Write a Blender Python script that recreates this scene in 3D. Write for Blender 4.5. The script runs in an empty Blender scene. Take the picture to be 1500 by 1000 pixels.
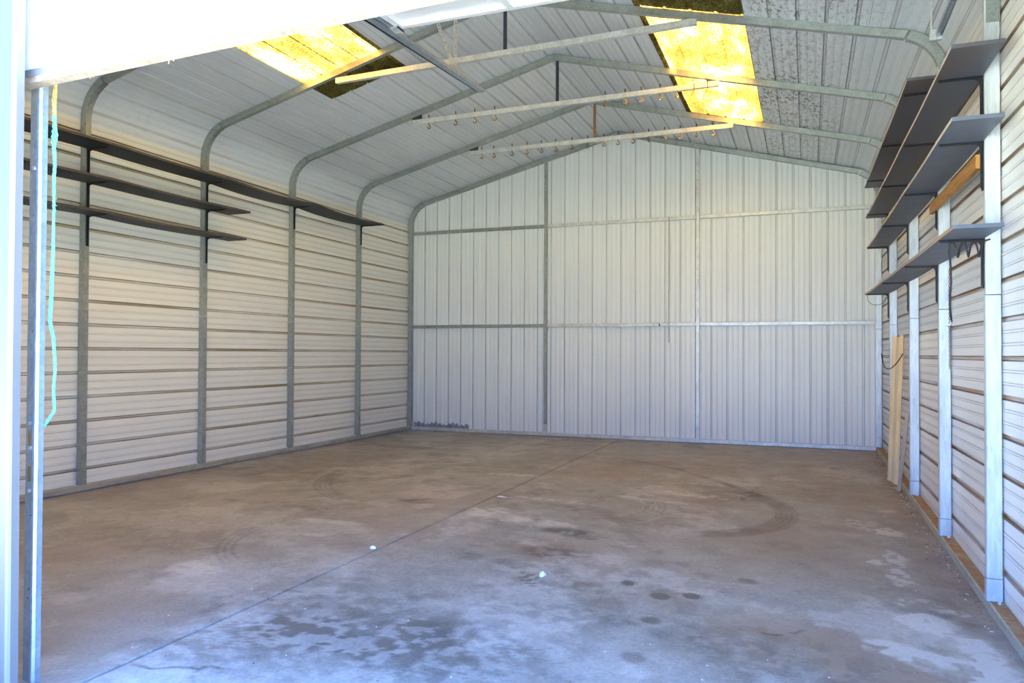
import bpy, math, random
import numpy as np
from mathutils import Vector, Matrix

C = bpy.context.scene.collection
PI = math.pi
rnd = random.Random(7)

# ------------------------------------------------------------------ camera
sc = bpy.context.scene
cam_d = bpy.data.cameras.new('camera'); cam = bpy.data.objects.new('camera', cam_d); C.objects.link(cam)
CAM = Vector((6.43152, -11.63630, 1.31864))
yaw, pitch, roll = 0.37089, 0.015974, 0.0044685
fw = Vector((-math.sin(yaw)*math.cos(pitch), math.cos(yaw)*math.cos(pitch), math.sin(pitch)))
rt = Vector((math.cos(yaw), math.sin(yaw), 0)); up = rt.cross(fw)
r2 = rt*math.cos(roll)+up*math.sin(roll); u2 = -rt*math.sin(roll)+up*math.cos(roll)
M = Matrix(((r2.x, u2.x, -fw.x, CAM.x), (r2.y, u2.y, -fw.y, CAM.y), (r2.z, u2.z, -fw.z, CAM.z), (0, 0, 0, 1)))
cam.matrix_world = M
cam_d.sensor_width = 36; cam_d.lens = 1113.186/1500*36; cam_d.clip_start = .05
sc.camera = cam

# ------------------------------------------------------------------ world, sun, exposure
SKY_COL = (0.13, 0.37, 1.0); SKY_STR = 1.95
SUN_STR = 31.0; EXPOSURE = 2.55
w = bpy.data.worlds.new('sky'); sc.world = w; w.use_nodes = True
bg = w.node_tree.nodes['Background']; bg.inputs[0].default_value = (*SKY_COL, 1); bg.inputs[1].default_value = SKY_STR
sd = bpy.data.lights.new('sun', 'SUN'); sd.energy = SUN_STR; sd.angle = math.radians(1.0); sd.color = (1, .95, .86)
sun = bpy.data.objects.new('sun', sd); C.objects.link(sun)
sun.rotation_euler = Vector((0.12, 0.45, 0.88)).to_track_quat('Z', 'Y').to_euler(); sun.location = (3, 6, 12)
# sky light enters by the open door: a light portal in the opening guides the sampling (gives no light itself)
pd = bpy.data.lights.new('door_portal', 'AREA'); pd.shape = 'RECTANGLE'; pd.size = 3.6; pd.size_y = 2.6
pd.cycles.is_portal = True
po = bpy.data.objects.new('door_portal', pd); C.objects.link(po); po.location = (5.43, -9.62, 1.2)
po.rotation_euler = (math.radians(90), 0, 0)
sc.view_settings.view_transform = 'Standard'; sc.view_settings.look = 'None'
sc.view_settings.gamma = 1; sc.view_settings.use_curve_mapping = False
sc.view_settings.exposure = EXPOSURE

# ------------------------------------------------------------------ helpers
def tag(o, label=None, cat=None, group=None, kind=None):
    if label: o['label'] = label
    if cat: o['category'] = cat
    if group: o['group'] = group
    if kind: o['kind'] = kind
    return o

def empty(name, loc, label=None, cat=None, group=None, kind=None):
    o = bpy.data.objects.new(name, None); C.objects.link(o); o.location = loc; o.empty_display_size = .05
    return tag(o, label, cat, group, kind)

class MB:
    def __init__(s): s.v = []; s.f = []; s.mi = []; s.sm = False
    def quad_box(s, pts, mi=0):           # pts: 8 corners, bottom ring then top ring
        n = len(s.v); s.v += [tuple(p) for p in pts]
        for f in ((0, 3, 2, 1), (4, 5, 6, 7), (0, 1, 5, 4), (1, 2, 6, 5), (2, 3, 7, 6), (3, 0, 4, 7)):
            s.f.append(tuple(n+i for i in f)); s.mi.append(mi)
    def box(s, x0, x1, y0, y1, z0, z1, mi=0):
        s.quad_box([(x0, y0, z0), (x1, y0, z0), (x1, y1, z0), (x0, y1, z0), (x0, y0, z1), (x1, y0, z1), (x1, y1, z1), (x0, y1, z1)], mi)
        return s
    def bevbox(s, x0, x1, y0, y1, z0, z1, b, axis=2, mi=0):   # box with bevelled long edges along axis
        ax = [(0, 1, 2), (1, 2, 0), (2, 0, 1)]
        lo = (x0, y0, z0); hi = (x1, y1, z1); a = axis; p, q = [i for i in range(3) if i != a]
        pl, ph, ql, qh = lo[p], hi[p], lo[q], hi[q]
        ring = [(pl+b, ql), (ph-b, ql), (ph, ql+b), (ph, qh-b), (ph-b, qh), (pl+b, qh), (pl, qh-b), (pl, ql+b)]
        n = len(s.v)
        for e in (lo[a], hi[a]):
            for (u, v) in ring:
                c = [0, 0, 0]; c[p] = u; c[q] = v; c[a] = e; s.v.append(tuple(c))
        for i in range(8):
            j = (i+1) % 8; s.f.append((n+i, n+j, n+8+j, n+8+i)); s.mi.append(mi)
        s.f.append(tuple(n+7-i for i in range(8))); s.mi.append(mi)
        s.f.append(tuple(n+8+i for i in range(8))); s.mi.append(mi)
        return s
    def bar(s, a, b, wa, wb, upv=(0, 0, 1), mi=0):             # rectangular bar a->b
        a = Vector(a); b = Vector(b); d = (b-a).normalized(); uu = Vector(upv)
        sd_ = d.cross(uu).normalized(); uu = sd_.cross(d).normalized()
        P = [a-sd_*wa/2-uu*wb/2, a+sd_*wa/2-uu*wb/2, a+sd_*wa/2+uu*wb/2, a-sd_*wa/2+uu*wb/2]
        s.quad_box(P+[p+(b-a) for p in P], mi); return s
    def tube(s, pts, r, n=8, cap=True, mi=0):
        pts = [Vector(p) for p in pts]; base = len(s.v); m = len(pts)
        rr = r if isinstance(r, (list, tuple)) else [r]*m
        t0 = (pts[1]-pts[0]).normalized()
        nrm = t0.orthogonal().normalized()
        for i, p in enumerate(pts):
            t = (pts[min(i+1, m-1)]-pts[max(i-1, 0)]).normalized()
            nrm = (nrm-t*nrm.dot(t)).normalized(); bn = t.cross(nrm)
            for k in range(n):
                a = 2*PI*k/n; s.v.append(tuple(p+(nrm*math.cos(a)+bn*math.sin(a))*rr[i]))
        for i in range(m-1):
            for k in range(n):
                j = (k+1) % n; A = base+i*n; s.f.append((A+k, A+j, A+n+j, A+n+k)); s.mi.append(mi)
        if cap:
            s.f.append(tuple(base+n-1-k for k in range(n))); s.mi.append(mi)
            s.f.append(tuple(base+(m-1)*n+k for k in range(n))); s.mi.append(mi)
        return s
    def strip_sweep(s, outer, inner, y0, y1, mi=0, caps=True): # section swept through xz points, between y0 and y1
        n = len(s.v); m = len(outer)
        for (o, i) in zip(outer, inner):
            Y0 = y0; Y1 = y1
            s.v += [(o[0], Y0, o[1]), (o[0], Y1, o[1]), (i[0], Y1, i[1]), (i[0], Y0, i[1])]
        for k in range(m-1):
            A = n+4*k; B = A+4
            for a, b in ((0, 1), (1, 2), (2, 3), (3, 0)):
                s.f.append((A+a, B+a, B+b, A+b)); s.mi.append(mi)
        if caps:
            s.f.append((n, n+1, n+2, n+3)); s.mi.append(mi); E_ = n+4*(m-1); s.f.append((E_+3, E_+2, E_+1, E_)); s.mi.append(mi)
        return s
    def prism(s, ring, z0, z1, mi=0):      # ring in xy
        n = len(s.v); k = len(ring)
        s.v += [(x, y, z0) for x, y in ring]+[(x, y, z1) for x, y in ring]
        for i in range(k):
            j = (i+1) % k; s.f.append((n+i, n+j, n+k+j, n+k+i)); s.mi.append(mi)
        s.f.append(tuple(n+k-1-i for i in range(k))); s.mi.append(mi); s.f.append(tuple(n+k+i for i in range(k))); s.mi.append(mi)
        return s
    def disc(s, c, ax, r, h, n=10, mi=0):
        c = Vector(c); ax = Vector(ax).normalized(); s.tube([c, c+ax*h], r, n, True, mi); return s
    def build(s, name, mats, parent=None, smooth=False, attr=None, origin=None):
        me = bpy.data.meshes.new(name)
        if parent is not None:
            L = parent['_org'] if '_org' in parent.keys() else tuple(parent.location)
        elif origin is not None: L = origin
        elif origin is None and s.v:
            L = (0, 0, 0)
        if origin == 'base':
            a = np.array(s.v); L = (float((a[:, 0].min()+a[:, 0].max())/2), float((a[:, 1].min()+a[:, 1].max())/2), float(a[:, 2].min()))
        V = [(x-L[0], y-L[1], z-L[2]) for x, y, z in s.v]
        me.from_pydata(V, [], s.f)
        if not isinstance(mats, (list, tuple)): mats = [mats]
        for m_ in mats: me.materials.append(m_)
        me.polygons.foreach_set('material_index', s.mi)
        if smooth:
            me.polygons.foreach_set('use_smooth', [True]*len(s.f))
        if attr:
            for k, vals in attr.items():
                at = me.attributes.new(k, 'FLOAT', 'POINT'); at.data.foreach_set('value', vals)
        me.update()
        import bmesh as _b
        bm = _b.new(); bm.from_mesh(me); _b.ops.recalc_face_normals(bm, faces=bm.faces); bm.to_mesh(me); bm.free()
        o = bpy.data.objects.new(name, me); C.objects.link(o)
        if parent is not None: o.parent = parent
        else: o.location = L
        return o

def copy_tree(o, parent=None):
    c = o.copy(); C.objects.link(c)
    if parent is not None: c.parent = parent
    for ch in [x for x in bpy.data.objects if x.parent == o]:
        copy_tree(ch, c)
    return c

# ------------------------------------------------------------------ materials
def new_mat(name):
    m = bpy.data.materials.new(name); m.use_nodes = True
    nt = m.node_tree; b = nt.nodes['Principled BSDF']
    return m, nt, b
def N(nt, t, **k):
    n = nt.nodes.new(t)
    for a, v in k.items(): setattr(n, a, v)
    return n
def noise(nt, vec, scale, detail=4, rough=.6, stretch=None):
    n = N(nt, 'ShaderNodeTexNoise'); n.inputs['Scale'].default_value = scale; n.inputs['Detail'].default_value = detail
    n.inputs['Roughness'].default_value = rough
    if stretch:
        mp = N(nt, 'ShaderNodeMapping'); mp.inputs['Scale'].default_value = stretch; nt.links.new(vec, mp.inputs['Vector']); vec = mp.outputs[0]
    nt.links.new(vec, n.inputs['Vector']); return n.outputs['Fac']
def ramp(nt, fac, stops):
    r = N(nt, 'ShaderNodeValToRGB'); e = r.color_ramp.elements
    while len(e) < len(stops): e.new(.5)
    for el, (p, c) in zip(e, stops):
        el.position = p; el.color = (*c, 1) if len(c) == 3 else (c[0],)*3+(1,)
    nt.links.new(fac, r.inputs[0]); return r.outputs[0]
def g(v): return (v, v, v)
def mix(nt, fac, a, b, mode='MIX'):
    n = N(nt, 'ShaderNodeMix', data_type='RGBA', blend_type=mode)
    for sock, v in ((n.inputs[0], fac), (n.inputs[6], a), (n.inputs[7], b)):
        if isinstance(v, (int, float)): sock.default_value = v
        elif isinstance(v, tuple): sock.default_value = (*v, 1)
        else: nt.links.new(v, sock)
    return n.outputs[2]
def math_(nt, op, a, b=None, clamp=False):
    n = N(nt, 'ShaderNodeMath', operation=op, use_clamp=clamp)
    for i, v in enumerate((a, b)):
        if v is None: continue
        if isinstance(v, (int, float)): n.inputs[i].default_value = v
        else: nt.links.new(v, n.inputs[i])
    return n.outputs[0]
def objc(nt): return N(nt, 'ShaderNodeTexCoord').outputs['Object']
def bump(nt, b, h, strength=.2, dist=.01):
    n = N(nt, 'ShaderNodeBump'); n.inputs['Strength'].default_value = strength; n.inputs['Distance'].default_value = dist
    nt.links.new(h, n.inputs['Height']); nt.links.new(n.outputs[0], b.inputs['Normal'])

def simple(name, col, rough=.5, metal=0., var=.08, scale=30, spec=.5):
    m, nt, b = new_mat(name)
    c = ramp(nt, noise(nt, objc(nt), scale), [(.3, tuple(x*(1-var) for x in col)), (.7, tuple(min(1, x*(1+var)) for x in col))])
    nt.links.new(c, b.inputs['Base Color']); b.inputs['Roughness'].default_value = rough; b.inputs['Metallic'].default_value = metal
    b.inputs['Specular IOR Level'].default_value = spec
    return m

def galv(name, col=(.37, .40, .375), metal=.55, rough=.42, stretch=(1, 1, 1), rust=.0):
    m, nt, b = new_mat(name); v = objc(nt)
    vo = N(nt, 'ShaderNodeTexVoronoi'); vo.inputs['Scale'].default_value = 60
    mp = N(nt, 'ShaderNodeMapping'); mp.inputs['Scale'].default_value = stretch; nt.links.new(v, mp.inputs[0]); nt.links.new(mp.outputs[0], vo.inputs['Vector'])
    sp = ramp(nt, vo.outputs['Color'], [(0, tuple(x*.86 for x in col)), (1, tuple(min(1, x*1.12) for x in col))])
    st = ramp(nt, noise(nt, mp.outputs[0], 9, 5, .7), [(.3, g(.8)), (.65, g(1.08))])
    c = mix(nt, 1., sp, st, 'MULTIPLY')
    if rust > 0:
        rm = ramp(nt, noise(nt, v, 14, 6, .75), [(1-rust-.08, g(0)), (1-rust+.08, g(1))])
        c = mix(nt, rm, c, (.33, .15, .05))
    nt.links.new(c, b.inputs['Base Color']); b.inputs['Metallic'].default_value = metal
    nt.links.new(ramp(nt, noise(nt, v, 20), [(.3, g(rough-.08)), (.7, g(rough+.12))]), b.inputs['Roughness'])
    return m

def panel_mat(name, base, dirt_col, dirt, streak=(1, 1, 1), rough=.38, spot=0., yl=0., side=0, crease=.6, crease_col=(.13, .10, .075), minor=.3):
    """painted ribbed sheet. attribute s = distance along the section in rib pitches (0 in a groove)."""
    m, nt, b = new_mat(name); v = objc(nt)
    at = N(nt, 'ShaderNodeAttribute', attribute_name='s').outputs['Fac']
    fr = math_(nt, 'FRACT', math_(nt, 'ADD', at, .5)); ctr = math_(nt, 'SUBTRACT', fr, .5)     # -.5..+.5, 0 = groove
    fr2 = math_(nt, 'FRACT', at)
    low = N(nt, 'ShaderNodeMapRange'); nt.links.new(ctr, low.inputs[0])
    low.inputs[1].default_value = -.09; low.inputs[2].default_value = -.05
    hi = N(nt, 'ShaderNodeMapRange'); nt.links.new(ctr, hi.inputs[0]); hi.inputs[1].default_value = .09; hi.inputs[2].default_value = .05
    gm = math_(nt, 'MULTIPLY', low.outputs[0], hi.outputs[0], True)
    n1 = ramp(nt, noise(nt, v, 1.6, 6, .7, streak), [(.35, g(0)), (.62, g(1))])
    dm = math_(nt, 'MULTIPLY', math_(nt, 'MULTIPLY', gm, n1), dirt, True)
    c0 = ramp(nt, noise(nt, v, 2.2, 5, .6, streak), [(.25, tuple(x*.93 for x in base)), (.75, tuple(min(1, x*1.04) for x in base))])
    c = mix(nt, dm, c0, dirt_col)
    # thin wash of dirt over the whole sheet
    wsh = ramp(nt, noise(nt, v, 3.0, 8, .8, streak), [(.52, g(0)), (.78, g(.38*dirt+.05))])
    c = mix(nt, wsh, c, tuple(.5*(x+y) for x, y in zip(base, dirt_col)))
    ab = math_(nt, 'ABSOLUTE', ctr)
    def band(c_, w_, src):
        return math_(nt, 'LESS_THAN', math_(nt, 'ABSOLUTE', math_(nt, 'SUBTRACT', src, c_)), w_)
    cre = math_(nt, 'MULTIPLY', band(.054, .014, ab), crease)  # shade along groove and rib edges painted as dark lines, with some grime
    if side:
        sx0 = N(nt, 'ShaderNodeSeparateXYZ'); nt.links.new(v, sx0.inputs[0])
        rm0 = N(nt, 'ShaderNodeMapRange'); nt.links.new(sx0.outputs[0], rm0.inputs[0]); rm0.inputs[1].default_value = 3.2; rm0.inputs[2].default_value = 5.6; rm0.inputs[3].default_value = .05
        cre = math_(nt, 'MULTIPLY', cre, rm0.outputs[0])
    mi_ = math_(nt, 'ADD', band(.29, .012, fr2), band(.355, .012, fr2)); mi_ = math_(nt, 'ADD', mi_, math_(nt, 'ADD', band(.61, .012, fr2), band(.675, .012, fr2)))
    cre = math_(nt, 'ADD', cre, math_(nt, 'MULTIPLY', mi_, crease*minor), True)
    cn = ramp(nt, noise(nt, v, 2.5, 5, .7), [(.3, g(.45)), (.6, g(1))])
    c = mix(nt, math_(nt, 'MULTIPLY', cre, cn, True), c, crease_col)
    if spot > 0:
        big = ramp(nt, noise(nt, v, 1.1, 4, .6), [(.52, g(0)), (.66, g(1))])
        if side:
            sx = N(nt, 'ShaderNodeSeparateXYZ'); nt.links.new(v, sx.inputs[0])
            pr_ = ramp(nt, math_(nt, 'DIVIDE', sx.outputs[0], 8.), [(.69, g(.06)), (.735, g(.45)), (.745, g(1)), (.80, g(.75)), (.86, g(.16)), (.92, g(.05))])
            big = math_(nt, 'MULTIPLY', math_(nt, 'ADD', math_(nt, 'MULTIPLY', big, .7), .42), pr_, True)
        sp = ramp(nt, noise(nt, v, 26, 6, .8, (1, .45, 1)), [(.50, g(0)), (.60, g(1))])
        sm_ = math_(nt, 'MULTIPLY', math_(nt, 'MULTIPLY', big, sp), spot, True)
        c = mix(nt, sm_, c, (.09, .06, .05))
    nt.links.new(c, b.inputs['Base Color']); b.inputs['Roughness'].default_value = rough
    bump(nt, b, noise(nt, v, 5, 3, .5, streak), .12, .02)
    return m

MAT = {}
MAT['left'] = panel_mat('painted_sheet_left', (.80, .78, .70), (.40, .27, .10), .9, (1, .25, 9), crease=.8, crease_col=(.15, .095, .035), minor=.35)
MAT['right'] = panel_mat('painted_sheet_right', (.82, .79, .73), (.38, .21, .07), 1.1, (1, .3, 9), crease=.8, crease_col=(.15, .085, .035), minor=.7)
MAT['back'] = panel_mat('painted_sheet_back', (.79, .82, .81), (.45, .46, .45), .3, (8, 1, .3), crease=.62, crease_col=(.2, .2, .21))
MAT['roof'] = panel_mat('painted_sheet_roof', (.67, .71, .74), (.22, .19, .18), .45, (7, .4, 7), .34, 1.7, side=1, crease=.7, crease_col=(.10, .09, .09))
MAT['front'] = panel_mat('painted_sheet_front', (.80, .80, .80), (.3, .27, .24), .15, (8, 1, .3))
MAT['galv'] = galv('galvanised_tube')
MAT['galv_bright'] = galv('galvanised_rail', (.66, .67, .64), .35, .4)
MAT['galv_post'] = galv('galvanised_post_clean', (.66, .70, .72), .35, .4, (1, 1, .15))
MAT['ledge'] = galv('dusty_base_rail', (.36, .26, .15), .0, .85, (1, .3, 1), .5)
MAT['ledge_left'] = galv('base_rail_left', (.42, .41, .34), .3, .6, (1, .3, 1), .12)
MAT['track'] = galv('track_steel', (.36, .44, .52), .6, .35)
MAT['dark_steel'] = simple('dark_blue_grey_steel', (.045, .055, .07), .5, .3)
MAT['rusty'] = galv('rusty_rod', (.30, .17, .08), .1, .8, (1, 1, 1), .4)
MAT['black'] = simple('black_painted_steel', (.008, .009, .012), .38, .0, .1)
MAT['screw'] = simple('zinc_screw', (.75, .75, .72), .3, .8)
MAT['dark_screw'] = simple('dark_screw_head', (.10, .14, .2), .4, .4)
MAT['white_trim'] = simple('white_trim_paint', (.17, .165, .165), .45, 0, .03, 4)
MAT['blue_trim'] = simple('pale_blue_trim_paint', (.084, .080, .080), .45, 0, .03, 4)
MAT['retainer'] = simple('aluminium_retainer', (.20, .20, .22), .45, .2, .1, 12)
MAT['door'] = simple('white_door_enamel', (.86, .86, .87), .4, 0, .02, 3)
MAT['seal'] = simple('dirty_vinyl_seal', (.34, .27, .215), .7, 0, .3, 22)
MAT['pine'] = simple('pale_pine', (.72, .52, .27), .6, 0, .08, 6)
MAT['gray_wood'] = simple('weathered_grey_wood', (.42, .36, .29), .8, 0, .15, 14)
MAT['brass'] = simple('brass_plated_hook', (.50, .36, .17), .18, .9)
MAT['rope'] = simple('turquoise_rope', (.16, .60, .48), .8, 0, .18, 60)
MAT['rope_old'] = simple('dirty_yellow_rope', (.42, .33, .12), .9, 0, .3, 60)
MAT['chain'] = simple('rusty_chain', (.20, .11, .06), .7, .3, .3)
MAT['cord'] = simple('black_cord', (.03, .025, .022), .6)
MAT['scrap'] = simple('white_scrap', (.85, .85, .85), .6)

def wood_mat(name, a, b_, stretch):
    m, nt, b = new_mat(name); v = objc(nt)
    c = ramp(nt, noise(nt, v, 6, 8, .7, stretch), [(.3, a), (.55, b_), (.8, a)])
    nt.links.new(c, b.inputs['Base Color']); b.inputs['Roughness'].default_value = .6
    bump(nt, b, noise(nt, v, 10, 5, .7, stretch), .3, .003)
    return m
MAT['batten'] = wood_mat('orange_stained_wood', (.22, .085, .015), (.52, .24, .05), (6, .5, 6))
MAT['pine_b'] = wood_mat('knotty_pine_board', (.50, .36, .18), (.66, .48, .26), (9, 9, .4))
MAT['pine'] = wood_mat('pale_pine_board', (.62, .42, .20), (.80, .60, .34), (9, 9, .4))
MAT['board_dark'] = simple('black_painted_board', (.007, .010, .017), .55, 0, .2, 5)
MAT['board_edge_dark'] = simple('black_board_edge', (.06, .055, .05), .6, 0, .3, 12)
MAT['board_blue'] = simple('slate_painted_board', (.11, .125, .165), .5, 0, .15, 4)
def two_tone(name, a, b_, sc_):
    m, nt, b = new_mat(name); c = ramp(nt, noise(nt, objc(nt), sc_, 5, .6, (1, .4, 1)), [(.42, a), (.62, b_)])
    nt.links.new(c, b.inputs['Base Color']); b.inputs['Roughness'].default_value = .5; return m
MAT['board_brown'] = two_tone('dark_stained_board', (.085, .090, .115), (.115, .075, .055), 1.6)
MAT['board_edge'] = simple('raw_board_edge', (.50, .42, .34), .7, 0, .2, 8)

def skylight_mat():
    m = bpy.data.materials.new('yellow_fibreglass'); m.use_nodes = True; nt = m.node_tree
    nt.nodes.remove(nt.nodes['Principled BSDF']); out = nt.nodes['Material Output']; v = objc(nt)
    big = noise(nt, v, 3.2, 5, .65, (1, .45, 1)); fine = noise(nt, v, 60, 6, .85, (1, .7, 1))
    s = math_(nt, 'ADD', math_(nt, 'MULTIPLY', big, .50), math_(nt, 'MULTIPLY', fine, .64))
    col = ramp(nt, s, [(.43, (.88, .70, .20)), (.50, (.60, .36, .06)), (.545, (.15, .070, .008)), (.62, (.040, .018, .003))])
    d = N(nt, 'ShaderNodeBsdfDiffuse'); t = N(nt, 'ShaderNodeBsdfTranslucent')
    dc = ramp(nt, s, [(.40, (.62, .58, .22)), (.58, (.38, .33, .10)), (.70, (.10, .08, .03))])
    nt.links.new(dc, d.inputs[0]); nt.links.new(col, t.inputs[0])
    mx = N(nt, 'ShaderNodeMixShader'); mx.inputs[0].default_value = .72
    nt.links.new(d.outputs[0], mx.inputs[1]); nt.links.new(t.outputs[0], mx.inputs[2])
    nt.links.new(mx.outputs[0], out.inputs['Surface'])
    return m
MAT['sky'] = skylight_mat()

# ------------------------------------------------------------------ building geometry constants
P_ = .2286                       # rib pitch
XL = -.008                       # left sheet plane
XR = 7.393                       # right sheet plane at the back wall
XM = 3.690; ZR = 4.80; SL = .257 # ridge
K = .0175                        # right wall runs out this much per metre toward the door
YF = -9.60                       # front wall
BOWY = [-.033, -1.67, -3.29, -4.87, -6.40, -7.98, -9.50]

def flare(x, y):
    t = min(1, max(0, (x-6.7)/.6)); return x + K*(-y)*t*t*(3-2*t)
def floor_z(x, y):
    return .0285*y*max(0., (x-3.734)/3.68) if y < 0 else 0.

def section(off, step=None):
    """points of the closed cross-section (x,z) from left foot over the ridge to the right foot, offset inward."""
    R = .43; pts = []
    zr = ZR-SL*(XM-XL); cx = XL+R; cz = zr+SL*R-1.0325*R
    r = R-off; sl = math.atan(SL)
    pts.append((XL+off, 0.0)); pts.append((XL+off, cz))
    a0, a1 = PI, PI/2+sl
    n = 12
    for i in range(1, n+1):
        a = a0+(a1-a0)*i/n; pts.append((cx+r*math.cos(a), cz+r*math.sin(a)))
    pts.append((XM, ZR-off*1.0325))
    left = pts
    right = [(2*XM-x, z) for x, z in left[:-1]][::-1]
    d = XR-(2*XM-XL)
    right = [(x+d*min(1, max(0, (x-6.5)/.7)), z) for x, z in right]
    return left+right

# ribbed profile ---------------------------------------------------------------
def rib_offsets():
    """(phase, depth) over one pitch; depth positive = outward (away from the room)"""
    return [(-.066, 0), (-.042, .019), (.042, .019), (.066, 0), (.28, 0), (.30, -.0035), (.345, -.0035), (.365, 0), (.60, 0), (.62, -.0035), (.665, -.0035), (.685, 0)]

def sample_path(path):
    L = [0.]
    for a, b in zip(path[:-1], path[1:]): L.append(L[-1]+math.hypot(b[0]-a[0], b[1]-a[1]))
    return L
def path_at(path, L, s):
    s = min(max(s, 0), L[-1]-1e-6); i = max(0, np.searchsorted(L, s, 'right')-1); i = min(i, len(path)-2)
    t = (s-L[i])/(L[i+1]-L[i]); a, b = path[i], path[i+1]
    x = a[0]+(b[0]-a[0])*t; z = a[1]+(b[1]-a[1])*t
    dx, dz = b[0]-a[0], b[1]-a[1]; l = math.hypot(dx, dz)
    return x, z, -dz/l, dx/l           # outward normal for a path running left foot -> ridge -> right foot
PATH = section(0.0); LP = sample_path(PATH); LTOT = LP[-1]
S_RIDGE = LP[PATH.index(min(PATH, key=lambda p: abs(p[0]-XM)+abs(p[1]-ZR)))]
ZG0 = .205                          # lowest groove on the side walls
def grooves():
    out = []
    s = ZG0
    while s < 3.55: out.append(s); s += P_            # left wall, by height
    k = 0
    left = [S_RIDGE-.064-P_*i for i in range(1, 15)]
    out += [s for s in left if s > out[-1]+.20]
    out.append(S_RIDGE-.064+0)
    out += [S_RIDGE+.011+P_*i for i in range(1, 15) if S_RIDGE+.011+P_*i < LTOT-3.62]
    s = LTOT-ZG0+.045
    rr = []
    while s > LTOT-3.55: rr.append(s); s -= P_
    out += [q for q in rr]
    return sorted(out)
GROOVES = grooves()
def groove_sections(s0, s1, bend=True):
    """list of (s, depth, phase)"""
    res = []
    for gi, gs in enumerate(GROOVES):
        for ph, d in rib_offsets():
            s = gs+ph*P_
            if s0-1e-6 <= s <= s1+1e-6: res.append((s, d, gi+ph))
    res.append((s0, 0, None)); res.append((s1, 0, None))
    # extra samples round the eaves so that the bend stays smooth
    for z in np.linspace(3.40, 4.2, 22):
        for s in (z, LTOT-z):
            if s0 < s < s1 and all(abs(s-r[0]) > .012 for r in res): res.append((s, 0, None))
    res.append((S_RIDGE, 0, None)) if s0 < S_RIDGE < s1 else None
    res.sort(key=lambda r: r[0])
    out = []
    for s, d, ph in res:
        if ph is None:
            prev = [r for r in res if r[2] is not None]
            near = min(prev, key=lambda r: abs(r[0]-s)) if prev else None
            ph = near[2]+(s-near[0])/P_ if near else .5
            if near and abs(near[0]-s) < .006: d = near[1]
        out.append((s, d, ph))
    return out

def sheet(name, s0, s1, ys, mat, hole=None, zoff=0., kind='structure'):
    secs = groove_sections(s0, s1); mb = MB(); att = []
    ny = len(ys)
    for s, d, ph in secs:
        x, z, nx, nz = path_at(PATH, LP, s)
        for y in ys:
            fz = 0.
            X = x+nx*(d+zoff); Z = z+nz*(d+zoff)
            X = flare(X, y) if X > 6.7 else X
            if Z < .4: Z += (floor_z(7.4, y))*(1 if X > 6.7 else 0)*(1-Z/.4)
            mb.v.append((X, y, Z)); att.append(ph)
    for i in range(len(secs)-1):
        for j in range(ny-1):
            if hole and hole((secs[i][0]+secs[i+1][0])/2, (ys[j]+ys[j+1])/2): continue
            a = i*ny+j; mb.f.append((a, a+1, a+ny+1, a+ny)); mb.mi.append(0)
    o = mb.build(name, mat, attr={'s': att}); o['kind'] = kind
    return o

# skylight extents along the section
SKL = (S_RIDGE-2.364, S_RIDGE-1.437); SKR = (S_RIDGE+1.384, S_RIDGE+2.300)
YL1 = -4.84; YR0, YR1 = -4.90, -1.70
def hole(s, y):
    return (SKL[0] < s < SKL[1] and y < YL1) or (SKR[0] < s < SKR[1] and YR0 < y < YR1)
S_EL = 3.52; S_ER = LTOT-3.55
yw = [YF]+list(np.arange(-9.2, 0.01, .4))+[.03]
def with_cuts(lo, hi, cuts):
    return sorted(set([round(v, 4) for v in list(np.arange(lo, hi, .4))+[hi]+cuts]))

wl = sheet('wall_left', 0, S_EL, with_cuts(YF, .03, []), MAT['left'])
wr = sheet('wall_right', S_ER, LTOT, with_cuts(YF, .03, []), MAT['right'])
# ceiling, cut at the skylight borders
def ceiling():
    secs = groove_sections(S_EL, S_ER)
    for b in (SKL+SKR):
        if all(abs(b-r[0]) > .004 for r in secs):
            x = min(secs, key=lambda r: abs(r[0]-b)); secs.append((b, 0 if abs(b-x[0]) > .01 else x[1], x[2]+(b-x[0])/P_))
    secs.sort(key=lambda r: r[0])
    ys = with_cuts(YF-.25, .25, [YL1, YR0, YR1]); mb = MB(); att = []; ny = len(ys)
    for s, d, ph in secs:
        x, z, nx, nz = path_at(PATH, LP, s)
        for y in ys:
            X = x+nx*d*.6; mb.v.append((flare(X, y), y, z+nz*d*.6)); att.append(ph)
    for i in range(len(secs)-1):
        for j in range(ny-1):
            if hole((secs[i][0]+secs[i+1][0])/2, (ys[j]+ys[j+1])/2): continue
            a = i*ny+j; mb.f.append((a, a+1, a+ny+1, a+ny)); mb.mi.append(0)
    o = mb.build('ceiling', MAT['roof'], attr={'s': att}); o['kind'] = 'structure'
ceiling()
for nm, (a, b), (y0, y1) in (('window_1', (SKL[0]-.01, SKL[1]+.055), (YF, -4.36)), ('window_2', (SKR[0]-.055, SKR[1]+.01), (-5.6, -1.62))):
    secs = groove_sections(a, b); mb = MB(); ys = list(np.linspace(y0, y1, 14)); ny = len(ys); att = []
    for s, d, ph in secs:
        x, z, nx, nz = path_at(PATH, LP, s)
        for y in ys: mb.v.append((x+nx*(d*.6-.005), y, z+nz*(d*.6-.005))); att.append(ph)
    for i in range(len(secs)-1):
        for j in range(ny-1):
            q = i*ny+j; mb.f.append((q, q+1, q+ny+1, q+ny)); mb.mi.append(0)
    o = mb.build(nm, MAT['sky'], attr={'s': att}); o['kind'] = 'structure'
    o['label'] = 'yellowed translucent fibreglass skylight sheet in the roof'

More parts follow.
